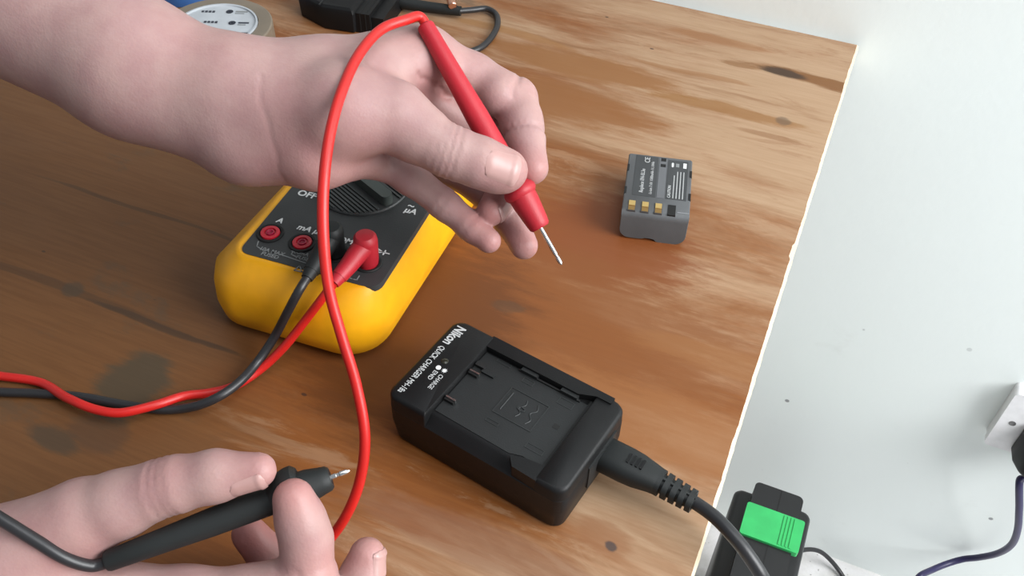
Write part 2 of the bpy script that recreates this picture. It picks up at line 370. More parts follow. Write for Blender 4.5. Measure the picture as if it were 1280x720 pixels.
# jacks
jp = [ML(338, 292, pz), ML(375.6, 304.2, pz), ML(421, 316, pz), ML(460.5, 329, pz)]
jx = [jp[0][0]+(jp[3][0]-jp[0][0])*k/3 for k in range(4)]; jy = [jp[0][1]+(jp[3][1]-jp[0][1])*k/3 for k in range(4)]
for k in range(4):
    j = lathe('input_jack', [(0, .0072), (.0006, .0072), (.0009, .0068), (.0009, .0058), (.0002, .0056)], HOLE if k < 3 else BLKSOFT, meter, (jx[k], jy[k], pz), seg=32)
    rr = JRED if k != 2 else BLKSOFT
    lathe('jack_sleeve', [(.0001, .0052), (.0012, .0050), (.0013, .0046), (.0013, .0032), (.0004, .0030), (.0003, .0)], rr if k in (0, 1, 3) else BLKSOFT, j, (jx[k], jy[k], pz), seg=28)
    if k < 2: lathe('jack_socket', [(.0004, .0021), (.0013, .0021), (.0014, .0016), (.0006, .0012), (.0005, 0)], plastic('jack_core', (.40, .01, .05), .35), j, (jx[k], jy[k], pz), seg=20)
def mtxt(s, px, py, size, m=WHT, bold=.00012, sx=1.0, sh=.0):
    l = ML(px, py, pz); return lettering('panel_lettering', s, size, m, meter, (l[0], l[1], pz+.0001), 0, bold, sx=sx, shear=sh)
mtxt('OFF', 384, 243.5, .0062, sx=1.05); mtxt('A', 350, 276, .0052, sh=.1); mtxt('mA µA', 389, 288, .0055, sh=.15)
mtxt('COM', 428, 300, .0052, sh=.1); mtxt('µA', 513, 264, .0058, sh=.1); mtxt('~', 514, 257.5, .006)
mtxt('V Ω', 463, 312, .0052, sh=.1)
l = ML(477, 315, pz)
prism('diode_symbol', [(l[0]-.002, l[1]-.0016), (l[0]+.0012, l[1]), (l[0]-.002, l[1]+.0016)], pz, pz+.0002, WHT, meter)
box('diode_symbol', l[0]-.005, l[0]+.0045, l[1]-.0003, l[1]+.0003, pz, pz+.0002, WHT, meter, 0)
box('diode_symbol', l[0]+.0012, l[0]+.0019, l[1]-.0018, l[1]+.0018, pz, pz+.0002, WHT, meter, 0)
mtxt('10A MAX', 340, 314.5, .0035, GRYP, .00003); mtxt('FUSED', 337.5, 319.5, .0035, GRYP, .00003)
mtxt('400mA MAX', 384, 319, .0034, GRYP, .00003); mtxt('FUSED', 381, 324, .0034, GRYP, .00003)
def pline(pts, wd=.0005, m=GRYP):
    q = [ML(a, b, pz) for a, b in pts]
    for a, b in zip(q[:-1], q[1:]):
        d = Vector((b[0]-a[0], b[1]-a[1])).normalized()*wd/2; nrm = (-d[1], d[0])
        prism('panel_line', [(a[0]-d[0]+nrm[0], a[1]-d[1]+nrm[1]), (a[0]-d[0]-nrm[0], a[1]-d[1]-nrm[1]), (b[0]+d[0]-nrm[0], b[1]+d[1]-nrm[1]), (b[0]+d[0]+nrm[0], b[1]+d[1]+nrm[1])], pz, pz+.00018, m, meter)
pline([(323, 302), (321, 308), (328, 312.5)]); pline([(350, 318), (382, 329)]); pline([(366, 315), (364, 318), (370, 321)])
pline([(441, 349), (446, 350), (449, 345)]); pline([(392, 333), (441, 349)])
pline([(368, 338), (374.5, 332.5), (377.5, 340), (368, 338)], .0006)
# display end under the wrist
prism('display_window', [(x, y) for x, y, _ in rrect(-.031, .031, .118, .160, .003, 0, 4)], pz-.001, pz+.0004, mat('lcd_grey', (.22, .25, .21), .15), meter, .0003)
prism('display_bezel', [(x, y) for x, y, _ in rrect(-.034, .034, .110, .164, .004, 0, 4)], pz-.001, pz+.0001, GREYD, meter, .0003)
for k in range(4): prism('function_button', [(x, y) for x, y, _ in rrect(-.030+k*.0165, -.019+k*.0165, .0985, .1055, .002, 0, 4)], pz-.001, pz+.0022, GREYG, meter, .0006)

# ------------------------------------------------------------------ test leads
def MWd(x, y, z):
    c, s = math.cos(MW), math.sin(MW); return np.array([MO[0]+c*x-s*y, MO[1]+s*x+c*y, z])
def probe(root, back, tip, mt, handle_l, guard_r=.0078, gl=1.0):
    a = Vector(back); b = Vector(tip); d = (b-a).normalized(); Lp = (b-a).length
    hl = handle_l*Lp; cl = .155*Lp
    k = Lp/.126
    lathe('probe_handle', [(-.0005, .0028), (0, .0036), (.001, .0040), (.03*k, .0047), (hl*.55, .0054), (hl*.9, .0057), (hl-.001, .0058)], mt, root, a, d, 30)
    gd = lathe('finger_guard', [(hl-.0035*gl, .0056), (hl-.002*gl, guard_r*.90), (hl-.0005*gl, guard_r), (hl+.0012, guard_r), (hl+.0028, guard_r*.86), (hl+.003, .0064)], mt, root, a, d, 34)
    lathe('probe_collar', [(hl+.002, .0066), (hl+.006, .0064), (hl+cl-.0035, .0053), (hl+cl-.001, .0049), (hl+cl, .0040), (hl+cl, .001)], mt, root, a, d, 30)
    lathe('probe_tip', [(hl+cl-.003, .00105), (Lp-.0055, .00105), (Lp-.0052, .0008), (Lp-.0042, .0008), (Lp-.0039, .00105), (Lp-.0012, .0010), (Lp, .0003)], STEEL, root, a, d, 16)
def banana(root, k, mt, bend_px, bz, top):
    j = MWd(jx[k], jy[k], pz+.001); e = T(*bend_px, bz); d = Vector(e-j); d.z = 0; d.normalize()
    t = j+np.array([0, 0, top])
    lathe('plug_shroud', [(0, .0053), (.002, .0056), (.006, .0058), (top-.003, .0062), (top-.0005, .0058), (top+.001, .0045), (top+.0015, .001)], mt, root, V(j), (0, 0, 1), 28)
    st = t-np.array([0, 0, .0055])
    tube('plug_elbow', [st, st+(e-st)*.3+np.array([0, 0, .0006]), st+(e-st)*.65, e], lambda u: .0058-.0018*u, mt, root, 22)
    tube('plug_boot', [e-(e-st)*.02, e+(e-st)*.10, e+(e-st)*.20], lambda u: .0038-.0008*u, mt, root, 18)
    return e+(e-st)*.15
red = tag(empty('red_test_lead', (T(700, 330, .05)[0], T(700, 330, .05)[1], 0)), 'red test lead with the long red probe pinched in the upper hand', 'test lead')
blk = tag(empty('black_test_lead', (T(437, 594, .05)[0], T(437, 594, .05)[1], 0)), 'black test lead with the black probe held in the lower hand', 'test lead')
RB, RTp = P(531, 31, .4125), P(702, 331, .4190)
BB, BTp = P(133, 702, .338), P(437, 588, .352)
def unparent_space(root):      # children were built in world space: keep them there
    bpy.context.view_layer.update()
    for c in root.children: c.matrix_parent_inverse = root.matrix_world.inverted()
probe(red, RB, RTp, REDPL, .69)
probe(blk, BB, BTp, BLKSOFT, .765, .0098, 2.6)
er = banana(red, 3, REDPL, (424, 346), .052, .0175)
eb = banana(blk, 2, BLKSOFT, (389, 339), .051, .0165)
rd = Vector(RB-RTp).normalized(); bd = Vector(BB-BTp).normalized()
CR = .0023
pr = [RB-np.array(rd)*.004, RB+np.array(rd)*.004, P(507, 25, .407), P(478, 36, .400), P(450, 66, .388), P(428, 112, .375), P(413, 165, .366), P(405, 225, .361), P(404, 290, .361), P(411, 360, .366), P(427, 420, .371), P(445, 480, .376), P(456, 545, .380), P(450, 600, .386), P(434, 642, .392), P(411, 675, .398),
      P(380, 705, .397), P(320, 745, .386), P(200, 800, .372), np.array([-.30, .12, .004]), np.array([-.40, .16, .003]), np.array([-.42, .24, .003]), np.array([-.36, .285, .003]), T(-50, 464, .0027),
      T(0, 470, .0027), T(50, 478, .003), T(85, 498, .007), T(120, 512, .0078), T(150, 516, .0075), T(195, 506, .0065), T(230, 495, .004), T(262, 491, .0027), T(292, 483, .0027), T(325, 462, .005), T(353, 436, .014), T(382, 400, .030), T(402, 374, .043), er]
tube('cable', pr, CR, REDCAB, red, 16, 10)
pb = [BB-np.array(bd)*.004, BB+np.array(bd)*.004, P(105, 706, .335), P(80, 697, .331), P(47, 677, .328), P(0, 648, .326), P(-60, 612, .328), P(-140, 580, .34), P(-230, 560, .38), np.array([-.37, .17, .02]), np.array([-.44, .20, .003]), np.array([-.46, .26, .003]), np.array([-.36, .275, .003]), T(-50, 487, .0027),
      T(0, 490, .0027), T(50, 492, .0027), T(100, 496, .0027), T(150, 505, .0027), T(200, 512, .0027), T(225, 511, .0032), T(250, 506, .006), T(275, 495, .0085), T(300, 477, .0085), T(323, 451, .009), T(343, 421, .018), T(360, 389, .036), T(374, 363, .0475), eb]
tube('cable', pb, CR, BLKCAB, blk, 16, 10)
unparent_space(red); unparent_space(blk)

# ------------------------------------------------------------------ camera-battery charger
CW = -.56886; CO = (-.00154, .258, 0)
ch = tag(empty('battery_charger', CO, CW), 'black camera battery charger with empty bay and white lettering', 'battery charger')
al, a, b, hz = .0485, .0485, .029, .0335; fz = .0295; zs = .0245
secs = [rrect(-al+.003, a-.003, -b+.003, b-.003, .006, 0, 6), rrect(-al+.0012, a-.0012, -b+.0012, b-.0012, .006, .0015, 6), rrect(-al, a, -b, b, .006, .014, 6),
        rrect(-al, a, -b, b, .006, zs, 6), rrect(-al+.0012, a-.0012, -b+.0020, b-.0012, .006, zs+.0016, 6), rrect(-al+.003, a-.003, -b+.0048, b-.003, .005, fz-.0008, 6), rrect(-al+.004, a-.004, -b+.0066, b-.004, .004, fz, 6)]
loft('charger_body', secs, BLK, ch, angle=50)
def block(name, pts, z0, z1, bev=.0012, m=BLK, seg=3): return prism(name, pts, z0, z1, m, ch, bev, seg)
hx = -.0255      # header block with the lettering
def cap(name, x0, x1, rr, zt_):
    out = []
    mid = (x0+x1)/2; left = x0 < 0
    for z, i_ in ((zs-.004, 0), (zt_-.0022, .0002), (zt_-.0008, .0007), (zt_, .0018)):
        o_ = rrect(x0+(i_ if left else i_*.3), x1-(i_*.3 if left else i_), -b+i_, b-i_, rr, z, 6); out.append(o_)
    return loft(name, out, BLK, ch, angle=50)
cap('header', -al, hx, (.0006, .006, .006, .0006), hz)
# far rail, with two bumps that catch the battery
rl = [(hx-.001, b-.0002), (hx-.001, b-.0075), (.026, b-.0075), (.034, b-.004), (.0415, b-.004), (.0415, b-.0002)]
prism('side_rail', rl, zs-.003, hz-.0003, BLK, ch, .0012, 3)
for x in (.0, .022): box('latch', x-.0045, x+.0045, b-.0095, b-.0065, fz-.001, hz-.0015, BLK2, ch, .0008)
box('latch_slot', -.006, .028, b-.0094, b-.0085, fz-.0015, fz+.0012, HOLE, ch, 0)
# end block by the inlet
cap('end_block', .0335, a, (.006, .0006, .0006, .006), hz-.0010)
prism('end_hump', [(.0345, -b+.0002), (.0345, -b+.009), (.024, -b+.0075), (.018, -b+.0050), (.022, -b+.0006)], .020, hz-.0012, BLK, ch, .0010, 3)
prism('bay_floor', [(hx+.0005, -b+.0075), (hx+.0005, b-.0085), (.0325, b-.0085), (.0325, -b+.0090), (.022, -b+.0090), (.016, -b+.0070)], fz-.001, fz+.0004, BLK2, ch, .0003)
box('bay_step', .0320, .0336, -b+.004, b-.006, fz-.002, fz+.0008, HOLE, ch, 0)
def CL(px, py, z): return to_local(T(px, py, z), CO, CW)
for k, yy in enumerate((.0115, .0055, -.0135)):
    c = box('contact_slot', hx+.0008, hx+.0060, yy-.0013, yy+.0013, fz, fz+.0022, HOLE, ch, .0004)
    if k: box('contact_blade', hx+.0012, hx+.0066, yy-.0004, yy+.0004, fz+.001, fz+.0032, STEEL, c, .0002)
box('bay_boss', hx+.0055, hx+.0125, .0085, .0105, fz, fz+.0016, BLK2, ch, .0006)
q = CL(651, 512, fz)
def ring(x0, x1, y0, y1, wd, z0, z1, name='embossed_frame'):
    bm = bmesh.new()
    for r in ((x0, x1, y0, y0+wd), (x0, x1, y1-wd, y1), (x0, x0+wd, y0+wd, y1-wd), (x1-wd, x1, y0+wd, y1-wd)): bm_box(bm, *r, z0, z1)
    return bm_obj(name, bm, EMB, ch)
ef = ring(q[0]-.0105, q[0]+.0105, q[1]-.0085, q[1]+.0085, .0004, fz, fz+.0007)
for dx, pts in ((-.005, [(-.003, -.0055), (-.003, .006)]), (0, [(.0, -.005), (.001, -.0025), (-.001, 0), (.0008, .003), (0, .0058)]), (.006, [(0, -.006), (.0012, -.003), (-.001, 0), (.001, .003), (-.0004, .0062)])):
    tube('embossed_line', [(q[0]+dx+x, q[1]+y, fz+.0004) for x, y in pts], .0003, EMB, ef, 8, 6)
lettering('embossed_mark', '0', .006, EMB, ef, (q[0], q[1], fz+.0005), -math.pi/2, 0, .0003)
q2 = CL(695, 534, fz); box('bay_hole', q2[0]-.0015, q2[0]+.0015, q2[1]-.0013, q2[1]+.0013, fz-.001, fz+.0005, HOLE, ch, 0)
for px, py, l1, l2 in ((660, 478, .006, .003), (707, 505, .008, .004), (615, 528, .007, .002), (668, 562, .009, .003), (630, 455, .008, .002)):
    q3 = CL(px, py, fz); ring(q3[0]-l1/2, q3[0]+l1/2, q3[1]-l2/2, q3[1]+l2/2, .0003, fz, fz+.0006, 'embossed_tab')
CPR = mat('charger_print', (.50, .51, .51), .6)
def ctxt(s, x, ya, yb, size, bold, m=WHT):
    o = lettering('lettering', s, size, m, ch, (0, 0, 0), 0, bold, align='LEFT')
    xs = [v.co.x for v in o.data.vertices]; wd = max(xs)-min(xs)
    R = Matrix.Translation((x, ya, hz+.0001)) @ Matrix.Rotation(-math.pi/2, 4, 'Z') @ Matrix.Diagonal(((ya-yb)/wd, 1, 1, 1)) @ Matrix.Translation((-min(xs), 0, 0))
    o.data.transform(R); return o
def cxy(px, py): q = CL(px, py, hz); return q
n1, n2 = cxy(577, 409), cxy(556, 430); m1, m2 = cxy(553, 433), cxy(499, 490)
tx_ = (n1[0]+m2[0])/2
ctxt('Nikon', tx_+.0003, n1[1]-.0002, n2[1]+.0004, .0072, .00018, CPR)
ctxt('QUICK CHARGER MH-18a', tx_, m1[1], m2[1], .0041, .00002, CPR)
c1_, c2_ = cxy(552, 469), cxy(537, 486); ctxt('CHARGE', c1_[0], c1_[1], c2_[1], .0032, 0, CPR)
c1_, c2_ = cxy(545, 464), cxy(536, 474); ctxt('END', c1_[0], c1_[1], c2_[1], .0032, 0, CPR)
q4 = cxy(548, 459.5); lathe('end_dot', [(0, .0013), (.0001, .0013), (.0002, .001), (.0002, 0)], WHT, ch, (q4[0], q4[1], hz), seg=20)
q4 = cxy(555.5, 463.5); prism('charge_star', [(q4[0]+math.cos(i*math.pi/8)*(.0015 if i % 2 else .0007), q4[1]+math.sin(i*math.pi/8)*(.0015 if i % 2 else .0007)) for i in range(16)], hz, hz+.0002, WHT, ch)
q4 = cxy(556, 451.5); lathe('indicator_lamp', [(0, .0018), (.0003, .0018), (.0007, .0012), (.0008, 0)], mat('smoked_lens', (.02, .02, .012), .15), ch, (q4[0], q4[1], hz-.0002), seg=20)
# inlet on the end face
box('inlet_recess', a-.0035, a+.0006, -.0165+.010, .0085+.010, .010, .0255, BLK2, ch, .0015)

# power cord of the charger
cord = tag(empty('mains_lead', tuple(T(780, 570, 0))), 'black moulded mains lead plugged into the charger, hanging over the bench edge', 'mains lead')
p0 = P(750, 567, .0); 
z0c = .0175
A_, B_, C_ = T(752, 566, z0c), T(816, 598, z0c), T(868, 628, z0c-.002)
d, u, v = basis(V(B_-A_)); 
def cs(p, w_, h_, n=20): return [tuple(V(p)+u*(w_*math.copysign(abs(math.cos(t))**.7, math.cos(t)))+Vector((0, 0, 1))*(h_*math.copysign(abs(math.sin(t))**.7, math.sin(t)))) for t in [2*math.pi*i/n for i in range(n)]]
Am = A_+(B_-A_)
secs = [cs(A_-(B_-A_)*.03, .0082, .0058), cs(A_, .0085, .0062), cs(A_+(B_-A_)*.5, .0085, .0062), cs(A_+(B_-A_)*.72, .0080, .006), cs(B_, .0066, .0052), cs(B_+(C_-B_)*.12, .0062, .0050)]
loft('connector_body', secs, BLKSOFT, cord, angle=60)
loft('relief_core', [cs(B_, .0045, .0038), cs(C_, .0036, .0034)], BLKSOFT, cord)
for k in range(5):
    f0 = .10+k*.19; s_ = 1-.035*k
    loft('relief_rib', [cs(B_+(C_-B_)*f0, .0062*s_, .0050*s_), cs(B_+(C_-B_)*(f0+.125), .0061*s_, .0050*s_)], BLKSOFT, cord)
loft('relief_spine', [cs(B_, .0013, .0052), cs(C_, .0012, .0042)], BLKSOFT, cord)
e = A_+(B_-A_)*.52
for k in range(4): 
    pc = V(A_+(B_-A_)*(.52+.085*k)); loft('moulded_mark', [[tuple(pc+u*s1*.0026+d*s2*.0005+Vector((0, 0, z_))) for s1, s2 in ((-1, -1), (1, -1), (1, 1), (-1, 1))] for z_ in (.0055, .0066)], BLK, cord)
tube('cable', [C_-(C_-B_)*.1, C_, T(892, 645, .0165), T(918, 672, .016), T(938, 698, .012), T(955, 725, .004), T(975, 775, -.05), T(990, 830, -.14), T(1000, 870, -.3), np.array([.16, .12, -.5]), np.array([.17, .10, FLOOR_Z+.05]), np.array([.22, .06, FLOOR_Z+.004]), np.array([.34, .03, FLOOR_Z+.004])], .0031, BLKCAB, cord, 16, 10)
unparent_space(cord)

# ------------------------------------------------------------------ camera battery
BW = -.15281; BO = (.08691, .4321, 0)
bt = tag(empty('camera_battery', BO, BW), 'grey camera battery with three gold contacts lying alone on the plywood', 'battery')
bw, bl, bh = .01975, .028, .021
prof = [(-bw, bh-.0006), (-bw+.0006, bh), (bw-.0006, bh), (bw, bh-.0006)]
def arc(cx, cz, r, a0, a1, n=6): return [(cx+r*math.cos(math.radians(a0+(a1-a0)*i/n)), cz+r*math.sin(math.radians(a0+(a1-a0)*i/n))) for i in range(n+1)]
prof += arc(bw-.0065, .0065, .0065, 0, -90)+[(.004, 0), (.0025, .0006), (.0012, .0018), (-.0012, .0022), (-.004, .0022), (-.0055, .0016), (-.007, .0012)]+arc(-bw+.006, .0072, .006, -90, -180)
secs = []
for y, dz_, s_ in ((-bl-.0004, .0042, .985), (-bl-.0002, .0026, .993), (-bl+.0005, .0013, .998), (-bl+.0016, .0004, 1), (-bl+.003, 0, 1), (bl-.0008, 0, 1), (bl, 0, .98)):
    secs.append([(x*s_, y, min(bh-dz_, z) if s_ > .98 and y < 0 else bh/2+(z-bh/2)*s_) for x, z in prof])
loft('battery_case', secs, BATT, bt, angle=35)
def BL(px, py): return to_local(T(px, py, bh), BO, BW)
top = bh
def plate(name, x0, x1, y0, y1, m, h=.00015, par=bt): return box(name, x0, x1, y0, y1, top-.0006, top+h, m, par, 0)
plate('label', -.0150, -.0012, -.0125, .0268, BATL); plate('label', .0050, .0172, -.0125, .0255, BATL)
plate('centre_groove', -.0004, .0042, -.0125, .0262, plastic('groove_grey', (.125, .13, .138), .5, .1))
plate('groove_notch', .0004, .0036, .0232, .0265, HOLE, .0002); plate('groove_notch', .0004, .0036, .0175, .0205, HOLE, .0002)
for y in (.0135, -.0085):
    for s in (-1, 1): box('side_notch', *(sorted((s*bw*1.004, s*(bw-.0013)))), y-.0032, y+.0032, top-.0035, top+.0002, HOLE, bt, 0)
for k in range(4):
    cx = -.0142+k*.0078
    sl = box('contact_slot', cx-.0023, cx+.0023, -.0270, -.0178, top-.0045, top+.0002, HOLE if k == 3 else plastic('slot_grey', (.06, .06, .062), .6), bt, .0003)
    if k < 3:
        box('gold_contact', cx-.0019, cx+.0019, -.0226, -.0182, top-.002, top+.0006, GOLD, sl, .0002)
        box('gold_contact', cx-.0019, cx+.0019, -.0266, -.0226, top-.0042, top+.00035, mat('brown_gold', (.42, .26, .10), .4, 1), sl, .0002)  # lower half of each contact in a darker, browner gold
box('case_seam', .0125, bw-.0004, -.0242, -.0236, top-.0003, top+.00025, plastic('seam_grey', (.23, .24, .25), .5), bt, 0)
BPR = mat('battery_print', (.45, .46, .46), .6)
def btxt(s, x, y, size, bold=.00003, m=WHT): return lettering('label_lettering', s, size, m, bt, (x, y, top+.0002), math.pi/2, bold, align='LEFT')
btxt('Replace EN-EL3e', -.0098, -.0095, .0033, .00002, BPR); btxt('Li-ion 7.4V 1500mAh 11.1Wh', -.0043, -.0100, .0026, 0, BPR)
btxt('CE', -.0078, .0200, .0046, .00003, BPR); btxt('CAUTION', .0068, -.0115, .0026, .00003, BPR)
for k, ln in enumerate((.022, .026, .026, .026)): plate('label_text_line', .0090+k*.0019, .0095+k*.0019, -.0115, -.0115+ln, BPR, .00022)
plate('recycling_mark', .0143, .0163, .0185, .0235, WHT, .00022)
for xx in (.0078, .0108): ring_ = [(xx-.001, .0190), (xx+.001, .0190), (xx+.001, .0225), (xx-.001, .0225)]; prism('recycling_mark', ring_, top, top+.0002, GRYP, bt)
box('recycling_mark', .0074, .0082, .0185, .0228, top, top+.00025, WHT, bt, 0)

# ------------------------------------------------------------------ things at the back of the bench
tpz = .024; tp = T(270, 31, tpz)
tape = tag(empty('tape_roll', (tp[0], tp[1], 0)), 'tan parcel tape roll with white printed card disc behind the arm', 'tape roll')
to_, ti = .0405, .0300
lathe('tape_ring', [(0, ti), (0, to_-.0008), (.0008, to_), (tpz-.0008, to_), (tpz, to_-.001), (tpz+.0002, (to_+ti)/2), (tpz, ti+.0004), (tpz-.003, ti)], TAPE, tape, seg=64, ring=True)
lathe('card_core', [(.0005, ti-.0001), (tpz+.0008, ti-.0001), (tpz+.0008, ti-.0014), (tpz-.0005, ti-.0016), (tpz-.0008, 0)], PAPER, tape, seg=64)
zt2 = tpz-.0004
for k, (px, py) in enumerate(((287, 14), (290, 28), (292, 41), (262, 14), (265, 27))):
    q = T(px, py, tpz); x, y = q[0]-tp[0], q[1]-tp[1]
    if k < 3:
        lg = lathe('printed_mark', [(0, .0026), (.0001, .0027), (.0002, .0026), (.0002, .0017), (.0001, .0016)], INK, tape, (x, y, zt2), seg=22)
        for aa in (.6, 2.2):
            bm = bmesh.new(); bm_box(bm, -.0024, .0024, -.0005, .0005, 0, .0002); bm.transform(Matrix.Translation((x, y, zt2)) @ Matrix.Rotation(aa, 4, 'Z')); bm_obj('printed_mark', bm, INK, tape)
        box('printed_line', x+.0045, x+.0135-.0012*k, y-.0005, y+.0012, zt2, zt2+.0002, INK if k else GRYP, tape, 0)
        box('printed_line', x+.0045, x+.0115-.001*k, y-.0028, y-.0020, zt2, zt2+.0002, GRYP, tape, 0)
    else:
        for j in range(4): box('printed_line', x-.006+j*.0027, x-.0042+j*.0027, y-.0011, y+.0013, zt2, zt2+.0002, INK, tape, 0)
bp = T(228, -22, .02)
blu = tag(empty('blue_tape_roll', (bp[0]-.01, bp[1]+.03, 0)), 'blue tape roll barely showing behind the tan tape roll', 'tape roll')
lathe('tape_ring', [(0, .022), (0, .0335), (.0006, .034), (.0185, .034), (.019, .0335), (.019, .022)], BLUE, blu, seg=48, ring=True)
lathe('card_core', [(.0003, .0222), (.0187, .0222), (.0187, .0205), (.0003, .0205)], PAPER, blu, seg=48, ring=True)

# black power adaptor, cut by the top of the frame
ay = math.radians(-14); ap = T(408, 37, 0)
ad = tag(empty('power_adaptor', tuple(ap), ay), 'black mains power adaptor at the back of the bench', 'power adaptor')
secs = []
for z, i_ in ((0, .002), (.001, .0005), (.016, 0), (.0185, .001), (.020, .003)):
    secs.append([(x, y, z) for x, y in ((-.030+i_, .018+i_), (-.0265+i_, .0125+i_), (-.001, .000+i_), (.0235-i_, 0+i_), (.0245-i_, .002+i_), (.0245-i_, .075-i_), (-.030+i_, .075-i_))])
loft('adaptor_case', secs, BLK, ad, angle=30)
box('adaptor_step', .0235, .036, .003, .060, 0, .0165, BLK, ad, .0015); box('adaptor_step', .035, .046, .006, .050, 0, .013, BLK, ad, .0015)
for x in (.028, .0325): box('case_groove', x-.0004, x+.0004, .0026, .0585, .002, .0168, HOLE, ad, 0)
bm = bmesh.new(); bm_box(bm, -.004, -.003, .0006, .06, .0195, .0205); bm_obj('case_seam', bm, BLK2, ad)
lead = tag(empty('adaptor_cable', tuple(T(575, 17, 0))), 'thin black lead looping on the plywood beside the adaptor', 'cable')
tube('connector_grip', [T(478, -6, .008), T(500, 3, .0065), T(530, 8, .006), T(560, 12, .006), T(576, 14, .006)], lambda u: .0050-.0012*u, BLKSOFT, lead, 18)
tube('cable', [T(572, 14, .006), T(590, 12.5, .005), T(608, 11, .004), T(619, 17, .003), T(622, 30, .003), T(614, 47, .003), T(600, 60, .003), T(583, 66, .003), T(555, 73, .003), T(520, 85, .003)], .0024, BLKCAB, lead, 14)
lathe('plug_ferrule', [(0, .0028), (.0006, .0034), (.006, .0034), (.0062, .0037), (.008, .0037), (.0082, .0034), (.0145, .0034), (.015, .003)], COPPER, lead, V(T(566, 8, .011)), V(T(562, -8, .014)-T(566, 8, .011)), 24)
lathe('plug_body', [(0, .003), (.0006, .0055), (.02, .006), (.022, .004)], BLKSOFT, lead, V(T(562.5, -7, .0138)), V(T(562, -8, .014)-T(566, 8, .011)), 24)
unparent_space(lead)

# ------------------------------------------------------------------ black and green tool battery on the floor
zt_ = -.47
t0 = T(966, 660, zt_)
tl = tag(empty('power_tool_charger', (t0[0], t0[1], FLOOR_Z), TW), 'black power tool charger with bright green panel on the floor beside the bench', 'power tool charger')
def TL(px, py, z): return to_local(T(px, py, z), (t0[0], t0[1], FLOOR_Z), TW)
hT = zt_-FLOOR_Z
A1, A2 = TL(946, 600, zt_), TL(1005, 624, zt_); cl_, cr_ = A1[0], A2[0]; yb = (A1[1]+A2[1])/2
S1 = TL(926, 606, zt_-.02); S2 = TL(1015, 645, zt_-.02)
yf = TL(905, 790, zt_)[1]
secs = []
for z, i_ in ((0, .004), (.004, 0), (hT-.026, 0), (hT-.022, .0015), (hT-.020, .004)):
    secs.append(rrect(S1[0]-.004+i_, S2[0]-i_, yf+i_, min(S1[1], S2[1])+.004-i_, .008, z, 4))
loft('charger_body', secs, BLKTOOL, tl, angle=45)
prism('raised_deck', [(x, y) for x, y, _ in rrect(cl_, cr_, yf+.01, yb, (.006, .005, .004, .004), 0, 4)], hT-.03, hT, BLKTOOL, tl, .0025, 3)
G = [TL(937, 628, zt_), TL(1003, 655, zt_), TL(996, 697, zt_), TL(924, 665, zt_)]
gx0, gx1 = (G[0][0]+G[3][0])/2-.001, (G[1][0]+G[2][0])/2+.001; gy1, gy0 = (G[0][1]+G[1][1])/2, (G[2][1]+G[3][1])/2
gp = prism('green_panel', [(x, y) for x, y, _ in rrect(gx0, gx1, gy0, gy1, .0025, 0, 4)], hT-.004, hT+.0035, GREEN, tl, .0012, 3)
for k in range(4): box('panel_ridge', gx0+(gx1-gx0)*(.66+.06*k)-.0009, gx0+(gx1-gx0)*(.66+.06*k)+.0009, gy0+.002, gy1-.002, hT+.003, hT+.0044, GREEN, gp, .0006)
mx = (cl_+cr_)/2+.002
box('deck_seam', mx-.0006, mx+.0006, gy1, yb-.001, hT-.002, hT+.0002, HOLE, tl, 0); box('deck_seam', mx-.0006, mx+.0006, yf+.012, gy0, hT-.002, hT+.0002, HOLE, tl, 0)
box('side_rib', S1[0]-.0055, S1[0]-.002, yf+.02, yf+.035, .02, hT-.03, BLKTOOL, tl, .001)
s1, z1 = on_wall(1011, 688, .02)
tc_ = tube('cable', [to_local(T(990, 692, FLOOR_Z+.05), (t0[0], t0[1], FLOOR_Z), TW)] + [to_local(q, (t0[0], t0[1], FLOOR_Z), TW) for q in (T(1008, 687, FLOOR_Z+.045), T(1024, 689, FLOOR_Z+.035), T(1038, 700, FLOOR_Z+.02), T(1052, 718, FLOOR_Z+.006), T(1075, 760, FLOOR_Z+.004), T(1120, 800, FLOOR_Z+.004))], .0028, BLKCAB, tl, 14)

# ------------------------------------------------------------------ wall socket, plug
s0, zb = on_wall(1233, 546); zb = -.388; zt3 = zb+.088
so = tag(empty('wall_socket', W(s0+.070, 0, (zb+zt3)/2), TW), 'white double mains socket low on the white wall', 'wall socket')
hs, hh = .073, .0405
def vplate(name, x0, x1, z0, z1, y0, y1, r, m, parent, bev=.001):
    bm = bmesh.new(); pts = [(x, z) for x, z, _ in rrect(x0, x1, z0, z1, r, 0, 5)]; n = len(pts)
    A = [bm.verts.new((x, y0, z)) for x, z in pts]; B = [bm.verts.new((x, y1, z)) for x, z in pts]
    bm.faces.new(A); bm.faces.new(B[::-1])
    for i in range(n): bm.faces.new((A[i], A[(i+1) % n], B[(i+1) % n], B[i]))
    return bm_obj(name, bm, m, parent, bev, 2)
vplate('back_box', -hs+.001, hs-.001, -hh+.001, hh-.001, -.004, .006, .004, SOCK, so)
vplate('face_plate', -hs, hs, -hh, hh, -.011, -.003, .005, SOCK, so, .002)
def ring_screw(x): lathe('plate_screw', [(0, .0032), (.0006, .0032), (.0008, .0025), (.0008, 0)], mat('dull_screw', (.2, .2, .2), .4, 1), so, (x, -.0108, 0), (0, -1, 0), 18)
ring_screw(-.061); ring_screw(.060)
for cx in (-.004+.03,):
    for dx, dz, w_, h_ in ((0, .011, .004, .009), (-.011, -.010, .007, .004), (.011, -.010, .007, .004)):
        vplate('socket_slot', cx+dx-w_/2, cx+dx+w_/2, dz-h_/2, dz+h_/2, -.0113, -.009, .0004, HOLE, so, 0)
for cx in (.004, .056): vplate('rocker_switch', cx-.005, cx+.005, .016, .034, -.014, -.010, .001, SOCK, so, .001)
